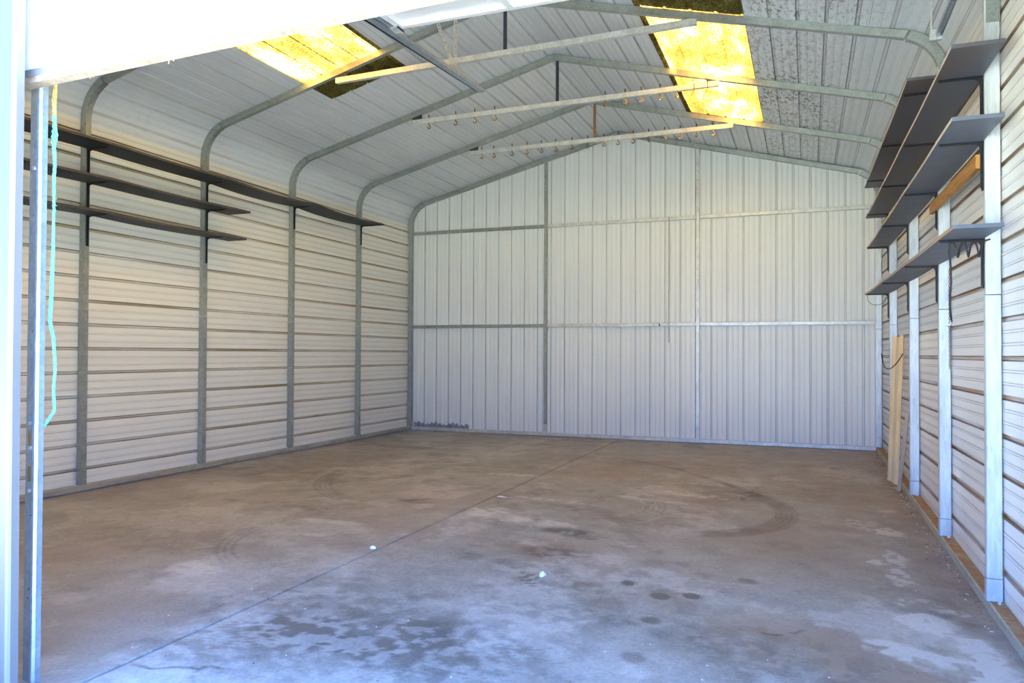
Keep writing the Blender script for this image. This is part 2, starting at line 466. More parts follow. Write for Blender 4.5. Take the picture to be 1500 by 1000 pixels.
# end walls: upright ribs ----------------------------------------------------------
def roof_z(x):
    if x <= XM: best = None
    # height of the section above x
    zs = []
    for (a, b) in zip(PATH[:-1], PATH[1:]):
        if min(a[0], b[0])-1e-9 <= x <= max(a[0], b[0])+1e-9 and abs(a[0]-b[0]) > 1e-6:
            t = (x-a[0])/(b[0]-a[0]); zs.append(a[1]+t*(b[1]-a[1]))
    return max(zs) if zs else 3.5
def end_wall(name, y, x0, xa, xb, mat, out, opening=None):
    mb = MB(); att = []; cols = []
    for i in range(-3, 36):
        for ph, d in rib_offsets():
            x = x0+(i+ph)*P_
            if xa < x < xb: cols.append((x, d, i+ph))
    cols.append((xa, 0, (xa-x0)/P_)); cols.append((xb, 0, (xb-x0)/P_))
    if opening:
        for x in opening[:2]: cols.append((x-.001, 0, .5)); cols.append((x+.001, 0, .5))
    for x in np.linspace(XL+.005, XL+.42, 9): cols.append((x, None, None))
    for x in np.linspace(XR-.42, XR-.005, 9): cols.append((x, None, None))
    cols.sort(key=lambda c: c[0]); cc = []
    for i, (x, d, ph) in enumerate(cols):
        if d is None:
            pr = cc[-1] if cc else (x, 0, 0); d = pr[1]; ph = pr[2]+(x-pr[0])/P_
        cc.append((x, d, ph))
    for x, d, ph in cc:
        zt = roof_z(min(max(x, XL+.002), XR-.002))+.021; zb = 0
        if opening and opening[0] < x < opening[1]: zb = opening[2]
        for t in (0, .25, .5, .75, 1): mb.v.append((x, y+out*d, zb+(zt-zb)*t+ (0 if zb or x < 3.74 else floor_z(x, y)*(1-t)))); att.append(ph)
    for i in range(len(cc)-1):
        if cc[i+1][0]-cc[i][0] < 1e-6: continue
        for j in range(4):
            a = i*5+j; mb.f.append((a, a+1, a+6, a+5)); mb.mi.append(0)
    o = mb.build(name, mat, attr={'s': att}); o['kind'] = 'structure'; return o
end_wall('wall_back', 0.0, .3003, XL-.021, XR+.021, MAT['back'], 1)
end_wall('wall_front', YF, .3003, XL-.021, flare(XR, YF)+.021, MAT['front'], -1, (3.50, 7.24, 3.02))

# floor ------------------------------------------------------------------------------
def vnoise(X, Y, sc_, seed, octs=4):
    r = np.random.RandomState(seed); out = np.zeros_like(X); amp = 1; tot = 0
    for o in range(octs):
        G = r.rand(256, 256); x = X*sc_*2**o+37.3*o+50; y = Y*sc_*2**o+11.7*o+90
        xi = np.floor(x).astype(int); yi = np.floor(y).astype(int); fx = x-xi; fy = y-yi
        fx = fx*fx*(3-2*fx); fy = fy*fy*(3-2*fy)
        a = G[xi % 256, yi % 256]; b = G[(xi+1) % 256, yi % 256]; c = G[xi % 256, (yi+1) % 256]; d = G[(xi+1) % 256, (yi+1) % 256]
        out += amp*((a*(1-fx)+b*fx)*(1-fy)+(c*(1-fx)+d*fx)*fy); tot += amp; amp *= .55
    return out/tot
def build_floor():
    xs = list(np.arange(0, 3.72, .022))+[3.7230, 3.7270, 3.7385, 3.7425]+list(np.arange(3.75, 7.58, .022))+[7.60]
    ys = list(np.arange(YF-.35, -6.5, .018))+list(np.arange(-6.5, .06, .026))+[.06]
    xs = np.array(xs); ys = np.array(ys); X, Y = np.meshgrid(xs, ys, indexing='ij')
    Z = .0285*np.minimum(Y, 0)*np.clip((X-3.734)/3.68, 0, 2)
    Z[(X > 3.726) & (X < 3.7395)] -= .02
    nx, ny = X.shape
    n1 = vnoise(X, Y, 1.1, 1, 5); n2 = vnoise(X, Y, 5, 2, 5); n3 = vnoise(X, Y, 16, 3, 3); n4 = vnoise(X, Y, .6, 4, 4)
    dark = np.zeros_like(X); pale = np.zeros_like(X); warm = np.zeros_like(X)
    def sstep(a, b, v): t = np.clip((v-a)/(b-a), 0, 1); return t*t*(3-2*t)
    def blob(x, y, rx, ry, soft=.35, rough=.0, ang=0):
        dx, dy = X-x, Y-y; c, s_ = math.cos(ang), math.sin(ang)
        u = (dx*c+dy*s_)/rx; v = (-dx*s_+dy*c)/ry
        d = np.sqrt(u*u+v*v)+rough*(n2-.5)*2
        return 1-sstep(1-soft, 1+soft, d)
    def arc(cx, cy, r, w_, a0, a1):
        d = np.abs(np.hypot(X-cx, Y-cy)-r); a = np.degrees(np.arctan2(Y-cy, X-cx))
        m = (a > a0) & (a < a1)
        fade = np.clip((a-a0)/8, 0, 1)*np.clip((a1-a)/8, 0, 1)
        return (1-sstep(w_*.4, w_, d))*m*fade
    def line(pts, w_):
        out = np.zeros_like(X)
        for (a, b) in zip(pts[:-1], pts[1:]):
            ax, ay = a; bx, by = b; L2 = (bx-ax)**2+(by-ay)**2
            t = np.clip(((X-ax)*(bx-ax)+(Y-ay)*(by-ay))/L2, 0, 1)
            d = np.hypot(X-ax-t*(bx-ax), Y-ay-t*(by-ay)); out = np.maximum(out, 1-sstep(w_*.4, w_, d))
        return out
    # oil drips
    for x, y, r in ((5.62, -7.13, .052), (5.79, -7.03, .050), (5.40, -6.99, .045)): dark += .85*blob(x, y, r, r*1.05, .25)
    for x, y, r in ((5.65, -7.53, .045), (5.66, -8.04, .060), (6.07, -6.57, .060)): dark += .5*blob(x, y, r, r, .3, .5)
    # blotches and scuffs
    for x, y, rx, ry, a in ((4.71, -6.03, .22, .13, .8), (4.80, -6.65, .22, .16, .6), (5.26, -7.71, .26, .16, .25), (5.2, -7.2, .15, .1, .4), (2.48, -7.61, .5, .3, .12),
                            (3.17, -5.58, .16, .10, .55), (4.3, -8.3, .7, .45, .35), (4.0, -8.7, .5, .3, .35), (5.75, -3.9, .3, .25, .25), (6.2, -7.7, .5, .3, .3),
                            (4.9, -8.5, .5, .3, .3), (2.1, -6.2, .4, .12, .3), (1.4, -2.2, .5, .14, .3), (2.6, -1.2, .6, .12, .35), (3.2, -.5, .7, .1, .35)):
        dark += a*blob(x, y, rx, ry, .6, .9)*(.35+.65*(n3 > .45))
    for x, y, rx, ry, a in ((5.53, -3.92, .45, .5, .5), (6.3, -5.2, .5, .8, .35), (4.14, -2.3, .9, .25, .5), (6.5, -7.3, .6, .18, .7), (6.4, -7.6, .5, .2, .5), (5.0, -3.2, .6, .5, .4),
                            (4.7, -6.6, .35, .25, .5), (5.4, -2.4, .9, .3, .35), (7.0, -4.0, .4, 1.2, .4), (6.9, -7.6, .4, .25, .5)):
        warm += a*blob(x, y, rx, ry, .6, .8)
    warm += .55*(1-sstep(.0, .22, np.abs(X-7.28)))*n2*1.4
    # tyre tracks
    for k in range(5): dark += .22*arc(5.15, -4.55, 1.02+.045*k, .016, -75, 55)
    dark += .22*arc(5.15, -4.55, 1.11, .12, -70, 60); warm += .35*arc(5.15, -4.55, 1.11, .14, -60, 70)
    dark += .35*line([(4.14, -2.05), (4.9, -2.5), (5.55, -3.2), (5.86, -3.6)], .07)*(.5+n3*.6)
    dark += .35*line([(5.7, -3.05), (5.98, -3.14), (5.90, -3.6), (5.84, -4.1)], .03)*(n3 > .42)
    for k in range(4): dark += .40*arc(3.3, -4.25, 1.62+.05*k, .016, 165, 180)
    for k in range(4): dark += .40*arc(3.3, -4.25, 1.62+.05*k, .016, -180, -110)
    for k in range(3): dark += .3*arc(3.6, -6.9, 1.0+.05*k, .016, 150, 180)
    for k in range(3): dark += .3*arc(3.6, -6.9, 1.0+.05*k, .016, -180, -120)
    for k in range(4): dark += .3*arc(4.35, -4.9, .75+.05*k, .015, -55, 40)
    # crack and brown squiggles
    dark += .6*line([(3.78, -9.19), (3.86, -9.2), (3.95, -9.12), (4.02, -9.1), (4.05, -9.06), (4.12, -9.04)], .012)
    dark += .45*line([(4.03, -9.1), (4.06, -9.17), (4.12, -9.22), (4.12, -9.3)], .010)
    for k in range(4): dark += .55*line([(4.76+.035*k, -7.12-.01*k), (4.78+.035*k, -7.22-.02*k), (4.82+.035*k, -7.30-.02*k)], .008)
    warm += .9*line([(6.20, -7.42), (6.3, -7.40), (6.37, -7.33), (6.42, -7.25), (6.55, -7.30)], .03)*(n3 > .42)
    dark += .5*line([(6.20, -7.42), (6.3, -7.40), (6.37, -7.33), (6.42, -7.25)], .014)*(n3 > .45)
    dark += .5*line([(6.0, -9.0), (5.2, -9.2)], .02)*(n3 > .55)
    # pale residue
    for x, y, rx, ry, a in ((7.03, -4.75, .10, .10, .8), (6.85, -4.55, .18, .12, .35), (7.0, -5.85, .06, .45, .75), (6.88, -5.7, .07, .06, .7), (7.06, -6.80, .12, .12, 1.0), (7.14, -6.5, .14, .12, .6),
                            (6.98, -6.55, .1, .1, .5), (7.30, -7.65, .10, .5, 1.0), (6.95, -7.35, .3, .1, .5), (5.5, -4.1, .3, .1, .5), (4.5, -5.9, .35, .14, .45), (3.95, -5.6, .12, .4, .4),
                            (3.5, -3.9, .35, .08, .4), (4.35, -5.0, .4, .05, .45), (5.2, -4.5, .4, .06, .4), (3.0, -6.6, .25, .06, .3), (2.9, -8.0, .2, .3, .22), (3.2, -7.0, .25, .05, .3), (7.05, -3.9, .2, .12, .3)):
        pale += 1.35*a*blob(x, y, rx, ry, .6, 1.1)*sstep(.30, .62, n3)
    # broad unevenness
    dark += .15*sstep(.46, .64, n1)+.24*sstep(.52, .68, n2)*sstep(.44, .58, n4)+.08*sstep(.5, .62, n3)
    pale += .32*sstep(.48, .64, vnoise(X, Y, 1.6, 9, 5))
    warm += .35*sstep(.45, .65, vnoise(X, Y, .9, 12, 4))
    dark[(X > 3.724) & (X < 3.741)] = 1.3
    me = bpy.data.meshes.new('floor')
    V = np.stack([X, Y, Z], -1).reshape(-1, 3)
    i, j = np.meshgrid(np.arange(nx-1), np.arange(ny-1), indexing='ij'); a = (i*ny+j).ravel()
    F = np.stack([a, a+ny, a+ny+1, a+1], -1)
    me.vertices.add(len(V)); me.vertices.foreach_set('co', V.ravel().astype(np.float32))
    me.loops.add(F.size); me.loops.foreach_set('vertex_index', F.ravel().astype(np.int32))
    me.polygons.add(len(F)); me.polygons.foreach_set('loop_start', np.arange(0, F.size, 4).astype(np.int32))
    me.update(calc_edges=True)
    for k, v in (('dark', dark), ('pale', pale), ('warm', warm)):
        at = me.attributes.new(k, 'FLOAT', 'POINT'); at.data.foreach_set('value', np.clip(v, 0, 1).ravel().astype(np.float32))
    m, nt, b = new_mat('stained_concrete'); v = objc(nt)
    A = {k: N(nt, 'ShaderNodeAttribute', attribute_name=k).outputs['Fac'] for k in ('dark', 'pale', 'warm')}
    base = ramp(nt, noise(nt, v, 3, 8, .7), [(.3, (.29, .27, .245)), (.7, (.40, .375, .345))])
    fine = ramp(nt, noise(nt, v, 45, 6, .8), [(.3, g(.74)), (.7, g(1.2))]); c = mix(nt, 1., base, fine, 'MULTIPLY')
    nf = noise(nt, v, 55, 6, .75); nm = noise(nt, v, 18, 6, .75)
    def eff(a, gain, nz, off):
        return math_(nt, 'MULTIPLY', math_(nt, 'SUBTRACT', math_(nt, 'ADD', math_(nt, 'MULTIPLY', a, 1.15), math_(nt, 'MULTIPLY', nz, .9)), off), gain, True)
    A['pale'] = math_(nt, 'MULTIPLY', eff(A['pale'], 1.9, nm, .62), .9)
    A['dark'] = eff(A['dark'], 1.25, nf, .50)
    c = mix(nt, math_(nt, 'MULTIPLY', A['warm'], .7), c, (.27, .17, .11))
    c = mix(nt, math_(nt, 'MULTIPLY', A['pale'], .75), c, (.66, .64, .62))
    c = mix(nt, math_(nt, 'MULTIPLY', A['dark'], .85), c, (.075, .065, .055))
    vo = N(nt, 'ShaderNodeTexVoronoi'); vo.inputs['Scale'].default_value = 11; nt.links.new(v, vo.inputs['Vector'])
    spk = math_(nt, 'LESS_THAN', vo.outputs['Distance'], .058)
    sel = math_(nt, 'GREATER_THAN', N(nt, 'ShaderNodeSeparateColor').outputs[0], .5)
    sepc = N(nt, 'ShaderNodeSeparateColor'); nt.links.new(vo.outputs['Color'], sepc.inputs[0])
    w1 = math_(nt, 'MULTIPLY', spk, math_(nt, 'GREATER_THAN', sepc.outputs[0], .70)); d1 = math_(nt, 'MULTIPLY', spk, math_(nt, 'LESS_THAN', sepc.outputs[0], .14))
    c = mix(nt, w1, c, (.85, .85, .85)); c = mix(nt, d1, c, (.05, .045, .04))
    nt.links.new(c, b.inputs['Base Color'])
    nt.links.new(ramp(nt, noise(nt, v, 4, 5), [(.3, g(.42)), (.7, g(.65))]), b.inputs['Roughness'])
    bump(nt, b, noise(nt, v, 60, 5, .7), .15, .004)
    me.materials.append(m)
    o = bpy.data.objects.new('floor', me); C.objects.link(o); o['kind'] = 'structure'
build_floor()
# ground outside the door
mb = MB(); mb.quad_box([(-30, -45, -.5), (40, -45, -.5), (40, YF-.34, -.5), (-30, YF-.34, -.5), (-30, -45, -.30), (40, -45, -.30), (40, YF-.34, -.30), (-30, YF-.34, -.30)])
tag(mb.build('ground', simple('gravel_drive', (.33, .37, .31), .9, 0, .2, 8)), kind='structure')

# base rails -------------------------------------------------------------------------
mb = MB(); mb.bevbox(XL+.008, .078, -9.5, -.02, .011, .062, .006, 1)
o = mb.build('baseboard_left', MAT['ledge_left']); tag(o, kind='structure')
def baseboard_right():
    mb = MB(); n = 24; ys = np.linspace(-9.5, -.02, n); ring = []
    for y in ys:
        xi = 7.308+K*(-y); xo = XR+K*(-y)-.004; z0 = floor_z(7.4, y)-.012; z1 = z0+.072
        ring.append([(xi, z0), (xi, z1-.008), (xi+.008, z1), (xo, z1), (xo, z0)])
    for y, r_ in zip(ys, ring): mb.v += [(x, y, z) for x, z in r_]
    for i in range(n-1):
        for k in range(5):
            j = (k+1) % 5; a = i*5; mb.f.append((a+k, a+j, a+5+j, a+5+k)); mb.mi.append(1 if k == 2 else 0)
    mb.f.append((0, 1, 2, 3, 4)); mb.mi.append(0); mb.f.append(tuple((n-1)*5+4-k for k in range(5))); mb.mi.append(0)
    tag(mb.build('baseboard_right', [MAT['ledge_left'], MAT['ledge']]), kind='structure')
baseboard_right()
mb = MB(); mb.bevbox(.08, 7.30, -.058, -.003, .003, .058, .005, 0)
tag(mb.build('baseboard_back', MAT['galv_bright']), kind='structure')

# ------------------------------------------------------------------ steel bows
TH = .066
def bow_pts(off, y, s_from, s_to, n=30):
    pass
def sect_piece(y, a, b, o0, o1):
    """outer/inner points between section distances a..b measured on the outer sheet path"""
    po_ = section(o0); pi_ = section(o1)
    L = LP
    ss = [a]+[s for s in L if a+1e-4 < s < b-1e-4]+[b]
    out, inn = [], []
    for s in ss:
        i = min(max(0, np.searchsorted(L, s, 'right')-1), len(PATH)-2); t = (s-L[i])/(L[i+1]-L[i])
        for lst, p in ((out, po_), (inn, pi_)):
            x = p[i][0]+(p[i+1][0]-p[i][0])*t; z = p[i][1]+(p[i+1][1]-p[i][1])*t
            lst.append((flare(x, y), z))
    return out, inn
BN = ['back wall', 'second', 'third', 'fourth', 'fifth', 'sixth', 'front']
blabel = ['galvanised steel bow frame flat against the back wall',
          'galvanised steel bow frame with its tie bar hung on a rusty rod',
          'galvanised steel bow frame in the middle, its hooked tie bar on a dark rod',
          'galvanised steel bow frame whose plain tie bar passes under the left skylight edge',
          'galvanised steel bow frame nearest the door, partly hidden by the raised door',
          'galvanised steel bow frame above the open garage door', 'galvanised steel bow frame at the door opening']
bows = []
def make_bow(i, y):
    root = empty('steel_bow_frame', (XM, y, 0), blabel[i], 'frame', 'steel bow frames of the shed')
    hw = .027 if i else .030
    zr_base = floor_z(7.4, y)+.058
    left_base = .060
    mL = MAT['galv']; mRr = MAT['galv_post']
    o0, o1 = .010, .010+TH; r0, r1 = .012, .012+.080
    g2 = .002
    def piece(nm, a, b, oo, oi, yy=hw, mat=mL):
        out, inn = sect_piece(y, a, b, oo, oi); mb = MB(); mb.strip_sweep(out, inn, y-yy, y+yy); return mb.build(nm, mat, root)
    piece('foot_sleeve', left_base, .195, o0, o1+.002, hw+.002)
    piece('leg', .199, 1.722, o0, o1)
    piece('leg_extension', 1.728, 3.30, o0+.001, o1-.001, hw-.001)
    piece('eave_bend', 3.30, 4.015, o0-.002, o1+.003, hw+.003)
    piece('rafter', 4.029, S_RIDGE-.95, o0+.001, o1-.001, hw-.001)
    piece('ridge_bend', S_RIDGE-.947, S_RIDGE+.947, o0, o1)
    piece('rafter', S_RIDGE+.95, LTOT-4.029, o0+.001, o1-.001, hw-.001)
    piece('eave_bend', LTOT-4.015, LTOT-3.30, o0-.002, o1+.004, hw+.003)
    def rpost(nm, z0, z1, e=0.):
        x0 = XR+K*(-y)-.008-.083; mb = MB(); mb.bevbox(x0-e, x0+.083, y-hw-e, y+hw+e, z0, z1, .005, 2); return mb.build(nm, mRr, root)
    rpost('foot_sleeve', zr_base, zr_base+.13, .002)
    rpost('leg', zr_base+.134, 1.676)
    rpost('leg_extension', 1.683, 3.62, -.001)
    # anchor bolts beside the feet
    for bx, bz in ((.045, left_base), (XR+K*(-y)-.035, zr_base)):
        mb = MB(); mb.disc((bx, y-.075, bz), (0, 0, 1), .012, .008, 6); mb.disc((bx, y-.075, bz+.008), (0, 0, 1), .006, .010, 8); mb.build('anchor_bolt', MAT['screw'], root)
    return root
for i, y in enumerate(BOWY): bows.append(make_bow(i, y))

def tie(root, y, x0, z0, x1, z1, rod_mat, rod_x):
    mb = MB(); mb.bar((x0, y, z0), (x1, y, z1), .050, .055); mb.build('tie_bar', MAT['galv_bright'], root)
    for xe, ze, d in ((x0, z0, 1), (x1, z1, -1)):  # dark wedge plate put in for the shadow between tie end and rafter
        mb = MB(); xa = xe+d*.0; xb = xe+d*.13
        def un(x): return ZR-SL*abs(x-XM)-.076*1.0325
        p = [(xa, ze+.026), (xb, ze+.026), (xb, un(xb)), (xa, un(xa))]
        if p[3][1] < p[0][1]: p[3] = (xa, p[0][1]+.002)
        mb.quad_box([(p[k][0], y-.006, p[k][1]) for k in range(4)]+[(p[k][0], y+.006, p[k][1]) for k in range(4)]); mb.build('shadow_wedge', MAT['dark_steel'], root)
    zt = ZR-.076*1.0325-SL*abs(rod_x-XM)+.004; zm = z0+(z1-z0)*(rod_x-x0)/(x1-x0)+.027
    mb = MB(); mb.bevbox(rod_x-.017, rod_x+.017, y-.010, y+.010, zm, zt, .003, 2); mb.build('king_post', rod_mat, root)
tie(bows[3], BOWY[3], 1.80, 4.186, 5.53, 4.242, MAT['dark_steel'], 3.715)
tie(bows[2], BOWY[2], 1.84, 4.190, 5.55, 4.222, MAT['dark_steel'], 3.735)
tie(bows[1], BOWY[1], 1.89, 4.206, 5.555, 4.226, MAT['rusty'], 3.745)

# screw hooks under the tie bars
def hook_mesh(x, y, z, top=.028, opened=False, mat='brass'):
    mb = MB(); r = .022
    pts = [(0, 0, top+.060), (0, 0, -.010)]
    cz = -.022-r; arcp = []
    for k in range(0, 12):
        a = PI/2-k*(PI*1.45)/11; arcp.append((r*math.cos(a)*1.0, 0, cz+r*math.sin(a)))
    mb.tube([(0, 0, top+.075), (0, 0, 0), (0, 0, -.020)]+arcp[1:], .0078, 8)
    mb.disc((0, 0, -.004), (0, 0, 1), .010, .004, 10); mb.disc((0, 0, top+.028), (0, 0, 1), .009, .006, 6)
    return mb
hx = {2: [2.068, 2.436, 2.691, 2.949, 4.302, 4.533, 4.714, 4.923, 5.104], 1: [2.078, 2.263, 2.544, 2.767, 2.982, 3.191, 3.426, 3.648, 3.871, 4.067, 4.275, 4.481, 4.69, 4.893, 5.098, 5.307]}
ords = ['first', 'second', 'third', 'fourth', 'fifth', 'sixth', 'seventh', 'eighth', 'ninth', 'tenth', 'eleventh', 'twelfth', 'thirteenth', 'fourteenth', 'fifteenth', 'sixteenth']
proto_h = None
for bi, (xa, za, xb, zb), rod in ((2, (1.84, 4.190, 5.55, 4.222), 'dark rod'), (1, (1.89, 4.206, 5.555, 4.226), 'rusty rod')):
    for k, x in enumerate(hx[bi]):
        zc = za+(zb-za)*(x-xa)/(xb-xa)-.0275
        if proto_h is None:
            proto_h = hook_mesh(0, 0, 0).build('screw_hook', MAT['brass'], smooth=True); h_ = proto_h
        else:
            h_ = proto_h.copy(); C.objects.link(h_)
        h_.location = (x, BOWY[bi], zc); h_.rotation_euler = (0, 0, .5+.6*math.sin(k*2.3+bi))
        tag(h_, 'small brass screw hook, %s from the left under the tie bar with the %s' % (ords[k], rod), 'hook', 'screw hooks on the tie bar with the '+rod)
for k, x in enumerate((5.294, 5.435)):
    zc = 4.222-.0275; mb = MB()
    mb.tube([(x-.028, BOWY[2]-.03, zc+.075), (x-.022, BOWY[2]-.03, zc+.09), (x-.005, BOWY[2]-.03, zc+.085), (x, BOWY[2]-.03, zc+.05), (x+.002, BOWY[2]-.03, zc-.01), (x-.008, BOWY[2]-.03, zc-.05), (x-.03, BOWY[2]-.03, zc-.075)], .0035, 7)
    o = mb.build('wire_hook', MAT['cord'], smooth=True, origin=(x, BOWY[2]-.03, zc-.06))
    tag(o, 'dark S-shaped wire hook over the tie bar in front of the right skylight, %s one' % ('left' if k == 0 else 'right'), 'hook', 'dark wire hooks on the tie bar')

# ------------------------------------------------------------------ back wall posts and girts
PX = (2.499, 4.902)
for k, x in enumerate(PX):
    root = empty('wall_post', (x, -.03, .058), ('%s upright galvanised post of the two on the back wall' % ('left' if k == 0 else 'right')), 'post', 'upright posts on the back wall')
    top = ZR-SL*abs(x-XM)-.085
    mb = MB(); mb.bevbox(x-.026, x+.026, -.058, -.004, .06, top, .004, 2); mb.build('post_tube', MAT['galv_bright'] if k else MAT['galv'], root)
    mb = MB(); mb.bevbox(x-.0285, x+.0285, -.0605, -.004, .06, .19, .004, 2); mb.build('foot_sleeve', MAT['galv_bright'], root)
    mb = MB(); mb.box(x-.03, x-.0262, -.050, -.004, 1.70, 1.86); mb.box(x+.0262, x+.03, -.050, -.004, 1.70, 1.86); mb.build('girt_clip', MAT['galv'], root)
segs = [(.075, PX[0]-.031), (PX[0]+.031, PX[1]-.031), (PX[1]+.031, 7.295)]
wh = ['left', 'middle', 'right']
for zc, hn in ((1.772, 'lower'), (3.378, 'upper')):
    for k, (a, b) in enumerate(segs):
        mb = MB(); mb.bevbox(a, b, -.053, -.004, zc-.026, zc+.026, .004, 0)
        o = mb.build('wall_girt', MAT['galv_bright'] if not (k == 0) else MAT['galv'], origin='base')
        tag(o, '%s horizontal galvanised rail across the %s bay of the back wall' % (hn, wh[k]), 'rail', 'horizontal rails on the back wall')
mb = MB(); mb.box(4.325, 4.345, -.075, -.053, 1.750, 1.775); mb.tube([(4.335, -.06, 1.77), (4.335, -.085, 1.775), (4.335, -.09, 1.79)], .005, 6)
tag(mb.build('wall_peg', MAT['dark_steel'], origin='base'), 'small dark peg on the lower back rail left of the hanging chain', 'peg')
def chain(pa, pb, name, label, link=.024, cr=.0055, wr=.0019):
    pa = Vector(pa); pb = Vector(pb); L = (pb-pa).length; n = int(L/(link*.74)); mb = MB()
    for i in range(n):
        c = pa+(pb-pa)*((i+.5)/n); ax = Vector((1, 0, 0)) if i % 2 else Vector((0, 1, 0)); d = (pb-pa).normalized()
        pts = []
        for k in range(13):
            a = 2*PI*k/12; pts.append(c+ax*math.cos(a)*cr+d*math.sin(a)*link*.5)
        mb.tube(pts, wr, 5, False)
    return tag(mb.build(name, MAT['chain'], origin=tuple(pb)), label, 'chain')
chain((4.478, -.068, 3.40), (4.478, -.068, 1.50), 'hanging_chain', 'thin rusty chain hanging from the upper back rail')
chain((7.452, -4.96, 1.99), (7.452, -4.96, 1.22), 'hanging_chain', 'short rusty chain hanging below the lowest right shelf')

# dark grime streak at the foot of the back wall is a real patch of tar on the sheet
def tar():
    mb = MB(); n = 220; x0, x1 = .10, 1.14
    top = [.085+.02*math.sin(k*.09)+.018*math.sin(k*.37)+.012*math.sin(k*.83)+.02*rnd.random() for k in range(n+1)]
    for k in range(n+1):
        x = x0+(x1-x0)*k/n; mb.v += [(x, -.0035, .052), (x, -.0035, .052+top[k]*.75)]
    for k in range(n): mb.f.append((2*k, 2*k+2, 2*k+3, 2*k+1)); mb.mi.append(0)
    m, nt, b = new_mat('tar_smear'); v = objc(nt)
    c = ramp(nt, noise(nt, v, 18, 6, .8, (2, 1, .6)), [(.35, (.10, .11, .15)), (.75, (.55, .56, .6))])
    nt.links.new(c, b.inputs['Base Color']); b.inputs['Roughness'].default_value = .6
    tag(mb.build('tar_smear', m, origin='base'), 'dark smeared tar patch along the foot of the back wall at left', 'stain', kind='stuff')
tar()

# ------------------------------------------------------------------ shelves
def bracket_proto():
    root = empty('shelf_bracket', (0, 0, 0)); w_ = .016
    mb = MB(); mb.bevbox(.001, .007, -w_, w_, -.295, -.001, .002, 2)
    for z in (-.27, -.15, -.05): mb.disc((.007, 0, z), (1, 0, 0), .006, .003, 8)
    mb.build('leg', MAT['black'], root)
    mb = MB(); mb.bevbox(.001, .235, -w_, w_, -.007, -.001, .002, 0); mb.build('arm', MAT['black'], root)
    mb = MB(); n = 12; prof = [(.006, -.006)]
    out = []
    for k in range(n+1):                       # concave pressed web in the corner
        t = k/n; a = t*PI/2; out.append((.006+.215*(1-math.cos(a))**2.6+.008, -.006-.27*(1-math.sin(a))**2.6-.008))
    pts = [(.006, -.006)]+[(.006, -.28)]+out+[(.225, -.006)]
    k0 = len(mb.v); m = len(pts)
    for yy in (-.0035, .0035): mb.v += [(x, yy, z) for x, z in pts]
    for i in range(m): j = (i+1) % m; mb.f.append((k0+i, k0+j, k0+m+j, k0+m+i)); mb.mi.append(0)
    for i in range(1, m-1):
        mb.f.append((k0, k0+i+1, k0+i)); mb.mi.append(0); mb.f.append((k0+m, k0+m+i, k0+m+i+1)); mb.mi.append(0)
    mb.build('web', MAT['black'], root)
    return root
PB = bracket_proto(); used_pb = [False]
def bracket(x, y, z, right, label, group):
    o = PB if not used_pb[0] else copy_tree(PB); used_pb[0] = True
    o.location = (x, y, z); o.rotation_euler = (0, 0, PI if right else 0)
    tag(o, label, 'bracket', group)
def shelf(name, segs, label, mats, group, th=.022, left=True):
    """segs: list of stations (y, xback, xfront, z) along the board; sag is already in z"""
    mb = MB(); n = len(segs)
    for (y, xb, xf, z) in segs: mb.v += [(xb, y, z), (xf, y, z), (xf, y, z+th), (xb, y, z+th)]
    for i in range(n-1):
        a = 4*i; b = a+4
        for k, mi in ((0, 0), (1, 1), (2, 0), (3, 0)):
            j = (k+1) % 4; mb.f.append((a+k, b+k, b+j, a+j)); mb.mi.append(mi)
    mb.f.append((0, 1, 2, 3)); mb.mi.append(0 if not left else 1); e = 4*(n-1); mb.f.append((e+3, e+2, e+1, e)); mb.mi.append(0)
    o = mb.build(name, mats, origin=(segs[0][1], segs[0][0], segs[0][3])); return tag(o, label, 'shelf board', group)
def sag_line(y0, y1, sup, z0, z1, sag, xb, xf, n=26):
    out = []
    for k in range(n+1):
        y = y0+(y1-y0)*k/n; z = z0+(z1-z0)*k/n
        for a, b in zip(sup[:-1], sup[1:]):
            if a <= y <= b: t = (y-a)/(b-a); z -= sag*4*t*(1-t)+.0
        if y > sup[-1]: z -= .05*(y-sup[-1])*0
        out.append((y, xb(y), xf(y), z))
    return out
XLI = XL+.010+TH+.002     # inner face of the left legs
bl = [(BOWY[5], BOWY[4], BOWY[3]), ]
bxl = lambda y: XLI; fx = lambda d: (lambda y: XLI+d)
db = [MAT['board_dark'], MAT['board_edge_dark']]
gl = 'black shelf boards on the left wall'
shelf('shelf_board', sag_line(-8.05, -4.875, [BOWY[5], BOWY[4], BOWY[3]], 3.245, 3.245, .009, bxl, fx(.34)), 'black top shelf board of the left wall, the half nearer the door', db, gl)
shelf('shelf_board', sag_line(-4.870, -1.56, [BOWY[3], BOWY[2], BOWY[1]], 3.247, 3.268, .030, bxl, fx(.34)), 'black sagging top shelf board of the left wall, the half nearer the back', db, gl)
shelf('shelf_board', sag_line(-8.05, -4.53, [BOWY[5], BOWY[4], BOWY[3]], 2.905, 2.935, .012, bxl, fx(.33)), 'black middle shelf board of the three rows on the left wall', db, gl)
shelf('shelf_board', sag_line(-8.05, -4.52, [BOWY[5], BOWY[4], BOWY[3]], 2.605, 2.628, .016, bxl, fx(.27)), 'dark lowest shelf board of the left wall', db, gl)
rows = {'top': 3.245, 'middle': 2.905, 'lowest': 2.605}
pn = {5: 'the leg behind the door track', 4: 'the first leg after the rope', 3: 'the second leg after the rope', 2: 'the third leg after the rope', 1: 'the fourth leg after the rope'}
for b_i in (5, 4, 3):
    for r_, z in rows.items():
        zz = z+(BOWY[b_i]+8.05)*{'top': 0, 'middle': .03/3.52, 'lowest': .023/3.53}[r_]-.003
        bracket(XLI, BOWY[b_i], zz, False, 'black bracket under the %s left-wall shelf at %s' % (r_, pn[b_i]), 'shelf brackets on the left wall')
